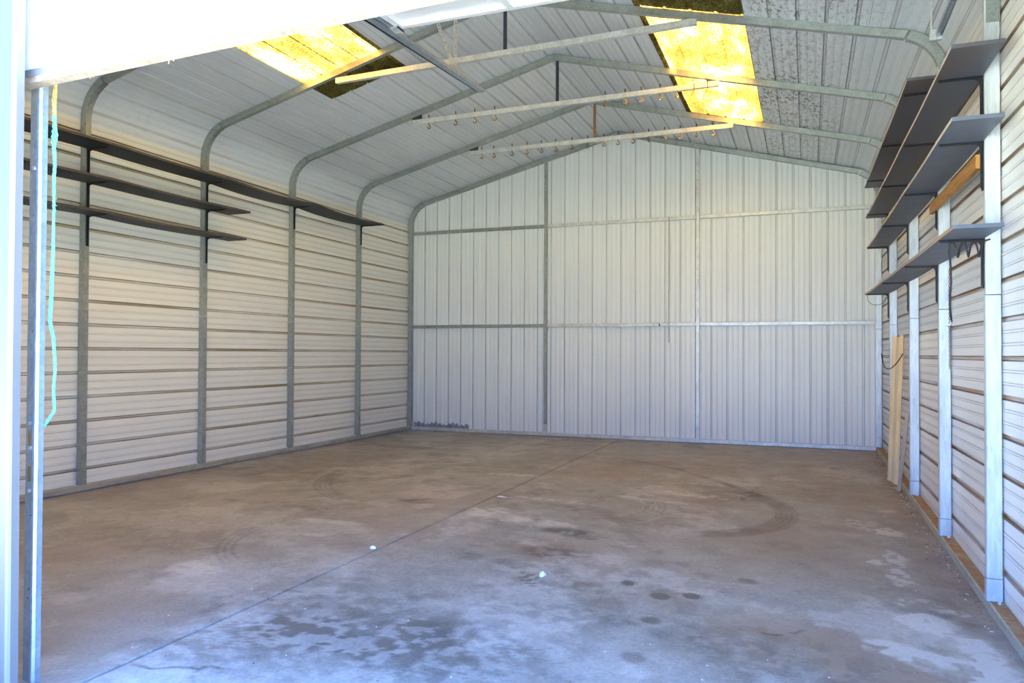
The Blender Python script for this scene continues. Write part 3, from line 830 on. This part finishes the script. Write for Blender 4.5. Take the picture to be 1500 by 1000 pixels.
for b_i, z in ((2, 3.254), (1, 3.263)):
    bracket(XLI, BOWY[b_i], z, False, 'black bracket under the top left-wall shelf at %s' % pn[b_i], 'shelf brackets on the left wall')

def xri(y): return XR+K*(-y)-.008-.083-.003
gr = 'shelf boards on the right wall'
bb = [MAT['board_blue'], MAT['board_edge']]; bd = [MAT['board_brown'], MAT['board_edge']]
bo = [MAT['board_blue'], two_tone('worn_orange_edge', (.30, .29, .28), (.55, .27, .08), 1.8)]
def rshelf(y0, y1, z0, z1, d0, d1, sup, label, mats, sag=.008):
    st = sag_line(y0, y1, sup, z0, z1, sag, lambda y: xri(y), lambda y: xri(y)-(d0+(d1-d0)*(y-y0)/(y1-y0)))
    return shelf('shelf_board', st, label, mats, gr, left=False)
S4 = [BOWY[4], BOWY[3], BOWY[2], BOWY[1]]
rshelf(-5.20, -1.22, 3.402, 3.402, .25, .22, S4[1:], 'dark brown top shelf board of the right wall, highest and furthest from the door', bd)
rshelf(-6.93, -1.36, 2.992, 3.000, .255, .22, S4, 'dark slate shelf board, second from the top on the right wall', bd)
rshelf(-6.91, -1.50, 2.600, 2.605, .250, .22, S4, 'slate blue shelf board, third from the top on the right wall', bb)
rshelf(-6.88, -1.45, 2.014, 2.050, .240, .24, S4, 'slate blue lowest shelf board of the right wall with a worn orange edge', bo)
pr = {4: 'the leg nearest the camera', 3: 'the second leg from the camera', 2: 'the third leg from the camera', 1: 'the fourth leg from the camera'}
for nm, z0, z1, ks in (('highest', 3.399, 3.399, (3, 2, 1)), ('second-highest', 2.992, 2.999, (4, 3, 2, 1)), ('third-highest', 2.600, 2.604, (4, 3, 2, 1)), ('lowest', 2.016, 2.048, (4, 3, 2, 1))):
    for k in ks:
        t = (BOWY[k]-BOWY[4])/(BOWY[1]-BOWY[4])
        bracket(xri(BOWY[k]), BOWY[k], z0+(z1-z0)*t, True, 'black bracket under the %s right-wall shelf at %s' % (nm, pr[k]), 'shelf brackets on the right wall')

# orange-brown batten fixed across the right legs
mb = MB(); xa = xri(-4.75)-.002; xb_ = xri(-6.35)-.002
mb.quad_box([(xb_-.030, -6.37, 2.445), (xb_, -6.37, 2.445), (xa, -4.72, 2.455), (xa-.030, -4.72, 2.455), (xb_-.030, -6.37, 2.53), (xb_, -6.37, 2.53), (xa, -4.72, 2.535), (xa-.030, -4.72, 2.535)])
tag(mb.build('wood_batten', MAT['batten'], origin='base'), 'orange-brown wooden batten across two frame legs between the right shelves', 'batten')

# cord tangled on the lowest right shelf's near bracket
def cord():
    y = BOWY[4]-.06; pts = []
    x0 = 7.405; z0 = 1.985
    pts.append((x0+.03, y, z0+.02))
    for k in range(0, 61):
        t = k/60; pts.append((x0-.165*t, y+.03*math.sin(t*PI*6), z0-.035+.045*math.cos(t*PI*6)))
    xe = x0-.165
    for z in (1.99, 1.94, 1.85, 1.75, 1.68, 1.60, 1.52): pts.append((xe-.012+.006*math.sin(z*22), y, z))
    mb = MB(); mb.tube(pts, .0055, 7)
    root = empty('bungee_cord', (xe, y, 1.52), 'black cord looped round the near bracket of the lowest right shelf, one end hanging', 'cord')
    mb.build('cord', MAT['cord'], root, smooth=True)
    mb = MB(); mb.tube([(xe-.012, y, 1.53), (xe-.012, y, 1.505), (xe-.03, y, 1.495)], .006, 7); mb.build('end_hook', MAT['screw'], root, smooth=True)
cord()
# wire loop at the far end of the lowest right shelf
def curve_thing(name, pts, r, mat, label, cat):
    mb = MB(); mb.tube(pts, r, 7); return tag(mb.build(name, mat, smooth=True, origin=tuple(min(pts, key=lambda p: p[2]))), label, cat)
yl = -1.50
lp = [(7.10+.01*math.cos(0), yl, 2.045)]
for k in range(0, 13):
    a = PI+k*PI/12; lp.append((7.21+.10*math.cos(a), yl, 2.01+.085*math.sin(a)))
lp.append((7.325, yl, 2.02)); lp.append((7.33, yl, 1.99))
curve_thing('wire_loop', lp, .003, MAT['cord'], 'thin wire loop hanging under the far end of the lowest right shelf', 'wire')

# cable slung in front of the leaning boards
pc = []
for k in range(17):
    t = k/16; a = Vector((7.245, -1.72, 1.335)); b = Vector((7.300, -3.33, 1.335)); p = a.lerp(b, t); p.z -= .165*4*t*(1-t)*(1); p.x -= .035*math.sin(PI*t); pc.append(tuple(p))
curve_thing('strap_wire', pc, .005, MAT['cord'], 'dark wire slung between two right-wall legs across the leaning boards', 'wire')

# leaning boards
def lean(name, foot, top, w_, t_, mat, label, cat, group=None, n=1):
    """board from foot to top, width along wdir"""
    f = Vector(foot); tp = Vector(top); d = (tp-f).normalized(); wd = Vector((.93, -.36, 0)); wd = (wd-d*wd.dot(d)).normalized(); td = d.cross(wd)
    P0 = [f-wd*w_/2-td*t_/2, f+wd*w_/2-td*t_/2, f+wd*w_/2+td*t_/2, f-wd*w_/2+td*t_/2]
    for p in P0:
        pass
    mb = MB(); mb.quad_box(P0+[p+(tp-f) for p in P0]); return tag(mb.build(name, mat, origin=tuple(f)), label, cat, group)
fz = lambda x, y: floor_z(x, y)
lean('leaning_board', (7.266, -2.36, fz(7.27, -2.36)+.014), (7.326, -2.34, 1.525), .040, .019, MAT['pine'], 'leftmost of the pale pine boards leaning in the right back corner', 'board', 'pale boards leaning on the right wall')
lean('leaning_board', (7.294, -2.47, fz(7.30, -2.47)+.014), (7.354, -2.43, 1.520), .040, .019, MAT['pine_b'], 'middle pale pine board of those leaning in the right back corner', 'board', 'pale boards leaning on the right wall')
lean('leaning_board', (7.312, -2.58, fz(7.31, -2.58)+.014), (7.378, -2.50, 1.535), .040, .019, MAT['pine'], 'rightmost of the pale pine boards, beside the grey stick', 'board', 'pale boards leaning on the right wall')
lean('leaning_stick', (7.300, -2.93, fz(7.31, -2.93)+.014), (7.388, -2.88, .72), .034, .018, MAT['gray_wood'], 'short weathered grey stick leaning right of the pine boards', 'stick')

# ------------------------------------------------------------------ front: jamb trim, door, tracks
def trim():
    mb = MB(); y = YF-.045
    mb.quad_box([(3.20, y, -.02), (3.622, y, -.02), (3.622, YF-.02, -.02), (3.20, YF-.02, -.02), (3.20, y, 3.3), (3.612, y, 3.3), (3.612, YF-.02, 3.3), (3.20, YF-.02, 3.3)])
    o = mb.build('trim_1', MAT['blue_trim']); tag(o, kind='structure')
    mb = MB(); ring = []
    for z, dx in ((-.02, .012), (.6, .007), (1.3, .001), (3.3, 0)):
        ring.append([(3.608+dx, y-.003, z), (3.622+dx, y-.003, z), (3.629+dx, y+.004, z), (3.629+dx, YF-.010, z), (3.608+dx, YF-.010, z)])
    for r_ in ring: mb.v += r_
    for i in range(3):
        for k in range(5):
            j = (k+1) % 5; a = i*5; mb.f.append((a+k, a+j, a+5+j, a+5+k)); mb.mi.append(0)
    mb.f.append((0, 1, 2, 3, 4)); mb.mi.append(0); mb.f.append((19, 18, 17, 16, 15)); mb.mi.append(0)
    t2 = mb.build('trim_2', MAT['white_trim']); tag(t2, kind='structure')
    for z, x in ((2.04, 3.523), (1.41, 3.531), (.872, 3.531), (.215, 3.544)):
        s_ = MB(); s_.disc((x, y, z), (0, -1, 0), .0095, .004, 6); s_.disc((x, y-.003, z), (0, -1, 0), .006, .004, 6); q = s_.build('screw', MAT['dark_screw']); q.parent = o
    mb = MB(); mb.box(7.24, 7.62, y, YF, -.30, 3.3); tag(mb.build('trim_3', MAT['white_trim']), kind='structure')
    mb = MB(); mb.box(3.30, 7.62, y, YF, 3.02, 3.3); tag(mb.build('trim_4', MAT['white_trim']), kind='structure')
trim()

def door_track(side, label):
    """side +1: left-hand track, -1: right-hand one (mirrored about x)"""
    X0 = 3.499 if side > 0 else 7.262; sx = side; y = -9.478
    root = empty('door_track', (X0, y, 0 if side > 0 else -.25), label, 'track', 'steel tracks of the garage door')
    zb = .0 if side > 0 else -.25
    X = lambda d: X0+sx*d
    ring = [(X(0), y-.004), (X(.038), y-.004), (X(.040), y-.010), (X(.046), y-.016), (X(.054), y-.014), (X(.060), y-.004), (X(.060), y+.020), (X(.057), y+.020), (X(.057), y), (X(.042), y+.001), (X(.003), y+.001), (X(.003), y+.03), (X(0), y+.03)]
    mb = MB(); mb.prism(ring, zb, 3.05); mb.build('vertical_track', MAT['track'], root)
    # back angle with slots
    mb = MB(); mb.box(min(X(-.012), X(0)), max(X(-.012), X(0)), y-.001, y+.003, zb, 3.0); mb.build('jamb_angle', MAT['track'], root)
    for z in (.99, .845):
        s_ = MB(); s_.box(min(X(.006), X(.022)), max(X(.006), X(.022)), y-.0055, y-.0035, z-.05, z+.012); s_.build('slot', MAT['rusty'], root)
    for z in (2.06, 1.03, .93, .76):
        s_ = MB(); s_.disc((X(.016), y-.004, z), (0, -1, 0), .008, .005, 8); s_.build('bolt', MAT['screw'], root)
    # curve and horizontal run, seen from below
    def run(z_in, drop, nm):
        pts = []
        R = .38
        for k in range(11):
            a = k/10*PI/2; pts.append((y+R-R*math.cos(a), 3.05+R*math.sin(a)+drop))
        return pts
    UW = 1. if side > 0 else .5
    cpts = run(0, 0, '')
    mb = MB(); n = 0
    zt = cpts[-1][1]
    prof = [(.000, -.002), (.055, -.002), (.055, .028), (.052, .028), (.052, .001), (.003, .001), (.003, .02), (.0, .02)]
    def sweep(mb, pts):
        base = len(mb.v); m = len(prof)
        for i, (yy, zz) in enumerate(pts):
            a = pts[max(i-1, 0)]; b = pts[min(i+1, len(pts)-1)]; t = Vector((0, b[0]-a[0], b[1]-a[1])).normalized(); nn = Vector((0, -t.z, t.y))
            for (u, v) in prof: mb.v.append((X(u*UW+.012), yy+nn.y*v, zz+nn.z*v))
        for i in range(len(pts)-1):
            for k in range(m):
                j = (k+1) % m; A = base+i*m; mb.f.append((A+k, A+j, A+m+j, A+m+k)); mb.mi.append(0)
        mb.f.append(tuple(base+k for k in range(m))); mb.mi.append(0)
        e = base+(len(pts)-1)*m; mb.f.append(tuple(e+m-1-k for k in range(m))); mb.mi.append(0)
    mb = MB(); sweep(mb, cpts); mb.build('track_curve', MAT['track'], root)
    yend, zend = (-5.02, 3.81) if side > 0 else (-5.95, 3.42)
    if side > 0: pts = [cpts[-1], (-9.0, 3.54), (-7.19, 3.678), (yend, zend)]
    else: pts = [cpts[-1], (-9.0, 3.43), (-7.4, 3.42), (yend, zend)]
    mb = MB(); sweep(mb, pts); mb.build('horizontal_track', MAT['track'], root)
    # stiffening angle lying on the outer side of the run
    mb = MB()
    yA, zA = (-8.9, 3.56) if side > 0 else (-8.9, 3.44)
    mb.bar((X(.002), yA, zA+.02), (X(.002), yend, zend+.025), .004, .05); mb.bar((X(-.015*UW), yA, zA+.046), (X(-.015*UW), yend, zend+.05), .036*UW, .004)
    mb.build('stiffening_angle', MAT['dark_steel'] if side > 0 else MAT['galv'], root)
    return root
tk = door_track(1, 'steel garage door track at the left jamb, running back under the roof')
tk2 = door_track(-1, 'steel garage door track on the right, seen above the right shelves')

def perforated(name, a, b, label, group):
    a = Vector(a); b = Vector(b); d = (b-a).normalized(); L = (b-a).length; sd_ = d.cross(Vector((0, 1, 0))).normalized(); w_ = .030
    mb = MB()
    for s_ in (-1, 1): mb.bar(a+sd_*s_*w_*.40, b+sd_*s_*w_*.40, .003, .008, tuple(sd_))
    n = int(L/.030)
    for i in range(n+1):
        c = a+d*(L*i/n); mb.bar(c-sd_*w_*.4, c+sd_*w_*.4, .003, .014, tuple(d))
    # folded second flange
    for s_ in (1,): mb.bar(a+sd_*w_*.5+Vector((0, .014, 0)), b+sd_*w_*.5+Vector((0, .014, 0)), .028, .003, tuple(sd_))
    o = mb.build(name, MAT['galv_bright'], origin=tuple(a)); return tag(o, label, 'hanger', group)
perforated('track_hanger', (3.535, -5.60, 3.80), (3.535, -5.60, 4.765), 'upright perforated steel angle holding the left door track', 'perforated track hangers')
perforated('track_hanger', (3.52, -5.585, 3.83), (3.20, -5.585, 4.67), 'slanting perforated steel angle bracing the left door track', 'perforated track hangers')
mb = MB(); mb.box(7.19, 7.26, -5.99, -5.955, 3.40, 3.47); mb.tube([(7.20, -5.97, 3.44), (7.20, -5.97, 3.98)], .006, 6)
tag(mb.build('track_hanger', MAT['galv_bright'], origin='base'), 'steel hanger strap at the end of the right door track', 'hanger')

def garage_door():
    root = empty('door_1', (5.37, -9.46, 2.42), kind='structure')
    X0D, x1 = 3.50, 7.22; x0 = X0D
    def section_panel(nm, a, b, tilt=0., x0=3.50):
        """a, b: (y,z) of lower / upper edge of this section; outside face on the left of a->b direction"""
        a = Vector((0, a[0], a[1])); b = Vector((0, b[0], b[1])); t = (b-a); H = t.length; t.normalize(); nn = Vector((0, -t.z, t.y))   # outward (toward street when upright)
        mb = MB(); th = .045
        def Pt(x, h, d):
            p = a+t*h+nn*d; return (x, p.y, p.z+(tilt*(x-x0) if h < H*.5 else tilt*(x-x0)*.6))
        def rect(xa, xb_, ha, hb, d0, d1, mi=0):
            mb.quad_box([Pt(xa, ha, d0), Pt(xb_, ha, d0), Pt(xb_, ha, d1), Pt(xa, ha, d1), Pt(xa, hb, d0), Pt(xb_, hb, d0), Pt(xb_, hb, d1), Pt(xa, hb, d1)], mi)
        rect(x0, x1, .004, H-.004, -.004, .004)
        # rails and stiles (both faces slightly proud), pressed raised panels
        rect(x0, x1, .004, .05, -th, -.004); rect(x0, x1, H-.05, H-.004, -th, -.004)
        nst = 5; xs = [x0+(x1-x0)*i/4 for i in range(nst)]
        for i, xc in enumerate(xs):
            w_ = .05; c = min(max(xc, x0+w_/2), x1-w_/2); rect(c-w_/2, c+w_/2, .05, H-.05, -th, -.004)
        for i in range(4):
            xa = xs[i]+.11; xb_ = xs[i+1]-.11
            for (ins, dep) in ((0, .004), (.035, .009)):
                rect(xa+ins, xb_-ins, .10+ins, H-.10-ins, .004, .004+dep if ins else .0075)
                rect(xa+ins, xb_-ins, .10+ins, H-.10-ins, -.004-dep if ins else -.0075, -.004)
        o = mb.build(nm, MAT['door'], root)
        for xc in (x0+.04, x1-.04):
            h = MB(); p = Pt(xc, .0, -th-.004); q = Pt(xc, .08, -th-.004)
            h.bar(p, q, .05, .006, (0, 0, 1) if abs(t.z) < .9 else (0, 1, 0)); k = h.build('hinge', MAT['screw']); k.parent = o; k.matrix_parent_inverse = Matrix.Identity(4)
            k.location = -Vector(root.location)
        return o
    secs = [((-9.545, 2.418), (-9.545, 2.94)), ((-9.535, 2.95), (-9.22, 3.42)), ((-9.21, 3.43), (-8.65, 3.61)), ((-8.64, 3.612), (-8.05, 3.665)), ((-8.04, 3.667), (-7.35, 3.72)), ((-7.34, 3.722), (-6.72, 3.765))]
    for i, (a, b) in enumerate(secs):
        section_panel('door_section', a, b, .026 if i == 0 else 0, 3.50 if i < 3 else 3.61)
    # bottom retainer and seal
    mb = MB(); y = -9.545
    for (z0, z1, ya, yb, mi) in ((2.396, 2.424, y-.012, y+.047, 0), (2.372, 2.398, y-.008, y+.042, 1)):
        mb.quad_box([(x0, ya, z0), (x1, ya, z0+.026*(x1-x0)), (x1, yb, z0+.026*(x1-x0)), (x0, yb, z0), (x0, ya, z1), (x1, ya, z1+.026*(x1-x0)), (x1, yb, z1+.026*(x1-x0)), (x0, yb, z1)], mi)
    mb.build('bottom_seal', [MAT['retainer'], MAT['seal']], root)
    for xa_ in (3.578, 7.215):
        mb = MB(); pts_ = [(-8.60, 3.60), (-8.05, 3.635), (-7.35, 3.69), (-6.73, 3.735)]
        for (p, q) in zip(pts_[:-1], pts_[1:]): mb.bar((xa_+.014, p[0], p[1]), (xa_+.014, q[0]-.006, q[1]), .026, .05)
        mb.build('end_stile', MAT['track'], root)
    for xc, s_ in ((x0+.105, 1), (x1-.03, -1)):
        mb = MB(); mb.box(xc-.035, xc+.035, -6.80, -6.70, 3.70, 3.712); mb.box(xc-.035, xc-.031, -6.80, -6.70, 3.70, 3.80); mb.box(xc+.031, xc+.035, -6.80, -6.70, 3.70, 3.80); mb.box(xc-.035, xc+.035, -6.706, -6.70, 3.70, 3.78)
        mb.build('top_bracket', MAT['galv_post'], root)
        mb = MB(); mb.tube([(xc, -6.74, 3.745), (xc-s_*.05, -6.74, 3.745)], .006, 8); mb.tube([(xc-s_*.03, -6.74, 3.745), (xc-s_*.05, -6.74, 3.745)], .020, 12); mb.build('roller', MAT['dark_steel'], root)
garage_door()

# pull rope ------------------------------------------------------------------------------
def rope():
    P0 = [(3.563, 2.41), (3.56, 2.366), (3.557, 2.344), (3.56, 2.277), (3.563, 2.204), (3.558, 2.16), (3.566, 2.081), (3.561, 2.025), (3.564, 1.914), (3.562, 1.692), (3.554, 1.517), (3.55, 1.44), (3.572, 1.37), (3.579, 1.293), (3.583, 1.239), (3.576, 1.177), (3.583, 1.081), (3.555, 1.047), (3.521, 1.013)]
    P0 = [Vector((x+.012, -9.44, z)) for x, z in P0]
    L = [0]
    for a, b in zip(P0[:-1], P0[1:]): L.append(L[-1]+(b-a).length)
    def at(s):
        i = min(max(0, np.searchsorted(L, s, 'right')-1), len(P0)-2); return P0[i].lerp(P0[i+1], (s-L[i])/(L[i+1]-L[i]))
    root = empty('pull_rope', (3.58, -9.45, 1.0), 'frayed turquoise pull rope hanging from the garage door corner', 'rope')
    n = 420; split = .10
    def strand(a, b, mat, nm, thick):
        mb = MB()
        for k in range(3):
            pts = []; rr = []
            m = max(12, int(n*(b-a)/L[-1]))
            for i in range(m+1):
                s = a+(b-a)*i/m; c = at(s); ph = s*95+2*PI*k/3
                kn = 1+1.1*math.exp(-((s-.215)/.03)**2)+.5*math.exp(-((s-.06)/.03)**2)+.25*math.sin(s*9)
                pts.append(c+Vector((math.cos(ph), math.sin(ph), 0))*.0034*kn*thick); rr.append(.0037*thick*(.8+.4*kn*.6))
            mb.tube(pts, rr, 6)
        return mb.build(nm, mat, root, smooth=True)
    strand(0, .13, MAT['rope_old'], 'dirty_rope_end', 1.1); strand(.12, L[-1]-.001, MAT['rope'], 'rope_strands', 1.0)
    mb = MB(); r = random.Random(3)
    for i in range(70):
        s = r.uniform(.1, L[-1]); c = at(s); a = r.uniform(0, 2*PI); ln = r.uniform(.008, .02)
        if abs(s-.215) < .05: ln *= 1.3
        d = Vector((math.cos(a), math.sin(a)*.6, r.uniform(-.6, .8)))
        mb.tube([c+d*.004, c+d*ln*.6, c+d*ln+Vector((0, 0, -.004))], [.0012, .0010, .0005], 4)
    f = mb.build('frayed_fibres', MAT['rope'], root); f['kind'] = 'stuff'
rope()
# nest of dried weed on the door edge
mb = MB()
r = random.Random(5)
for c, n_, s_ in (((4.255, -9.505, 2.412), 16, .03), ((3.86, -9.505, 2.405), 10, .03), ((3.62, -9.505, 2.405), 12, .02)):
    for i in range(n_):
        p = Vector(c)+Vector((r.uniform(-s_, s_), 0, r.uniform(-.008, .01))); q = p+Vector((r.uniform(-.025, .025), r.uniform(-.01, .01), r.uniform(-.035, .012)))
        mb.tube([p, (p+q)/2+Vector((0, 0, .004)), q], .0013, 4)
tag(mb.build('dried_weed', simple('dry_weed', (.50, .30, .17), .9, 0, .3), origin='base'), 'wisps of dried weed and web stuck under the garage door edge', 'debris', kind='stuff')

# ------------------------------------------------------------------ scraps on the floor
def blobby(name, c, rx, ry, rz, seed, mat, label, cat):
    r = random.Random(seed); mb = MB(); n = 9
    lev = [0, .35, .75, 1.0]; wd = [.9, 1.0, .7, .15]
    for l, w_ in zip(lev, wd):
        for k in range(n):
            a = 2*PI*k/n; q = w_*(.75+.5*r.random()); mb.v.append((c[0]+rx*q*math.cos(a), c[1]+ry*q*math.sin(a), c[2]+rz*l*(.8+.4*r.random() if l else 1)))
    for i in range(3):
        for k in range(n):
            j = (k+1) % n; mb.f.append((i*n+k, i*n+j, (i+1)*n+j, (i+1)*n+k)); mb.mi.append(0)
    mb.f.append(tuple(n-1-k for k in range(n))); mb.mi.append(0); mb.f.append(tuple(3*n+k for k in range(n))); mb.mi.append(0)
    return tag(mb.build(name, mat, origin=tuple(c)), label, cat)
blobby('paper_scrap', (4.89, -7.13, floor_z(4.89, -7.13)), .022, .032, .025, 1, MAT['scrap'], 'small crumpled white scrap on the floor beside dark scuff marks', 'scrap')
blobby('paper_scrap', (3.80, -5.12, floor_z(3.8, -5.12)), .05, .022, .008, 2, MAT['scrap'], 'flat white scrap on the floor at the joint, furthest from the door', 'scrap')
blobby('paper_scrap', (3.695, -7.17, 0), .026, .02, .016, 4, MAT['scrap'], 'pale scrap beside the floor joint nearer the door', 'scrap')
zz = lambda x, y: floor_z(x, y)+.004
mb = MB(); q = [(6.885, -7.80), (6.90, -7.775), (6.925, -7.83), (6.95, -7.86), (6.975, -7.885), (7.00, -7.91)]
mb.tube([(x, y, zz(x, y)) for x, y in q], .0035, 6)
tag(mb.build('plastic_strip', MAT['scrap'], smooth=True, origin=(6.93, -7.85, zz(6.93, -7.85)-.003)), 'thin bent white strip lying on the floor at lower right', 'scrap')
mb = MB(); r = random.Random(11)
for i in range(240):
    y = -r.uniform(.6, 6.8) if i % 3 else -r.uniform(1.2, 3.4); x = 7.30+K*(-y)-abs(r.gauss(0, .045))-.008; z = floor_z(x, y)
    a = r.uniform(0, PI); s_ = r.uniform(.004, .012); dx, dy = math.cos(a)*s_, math.sin(a)*s_
    mb.quad_box([(x-dx, y-dy, z), (x+dy*.5, y-dx*.5, z), (x+dx, y+dy, z), (x-dy*.5, y+dx*.5, z), (x-dx, y-dy, z+.003), (x+dy*.5, y-dx*.5, z+.004), (x+dx, y+dy, z+.006), (x-dy*.5, y+dx*.5, z+.003)], 0 if r.random() < .7 else 1)
tag(mb.build('leaf_litter', [simple('dry_leaf', (.30, .16, .07), .9, 0, .4), simple('pale_chip', (.7, .62, .52), .9)]), 'bits of dry leaf and chips along the foot of the right wall', 'debris', kind='stuff')
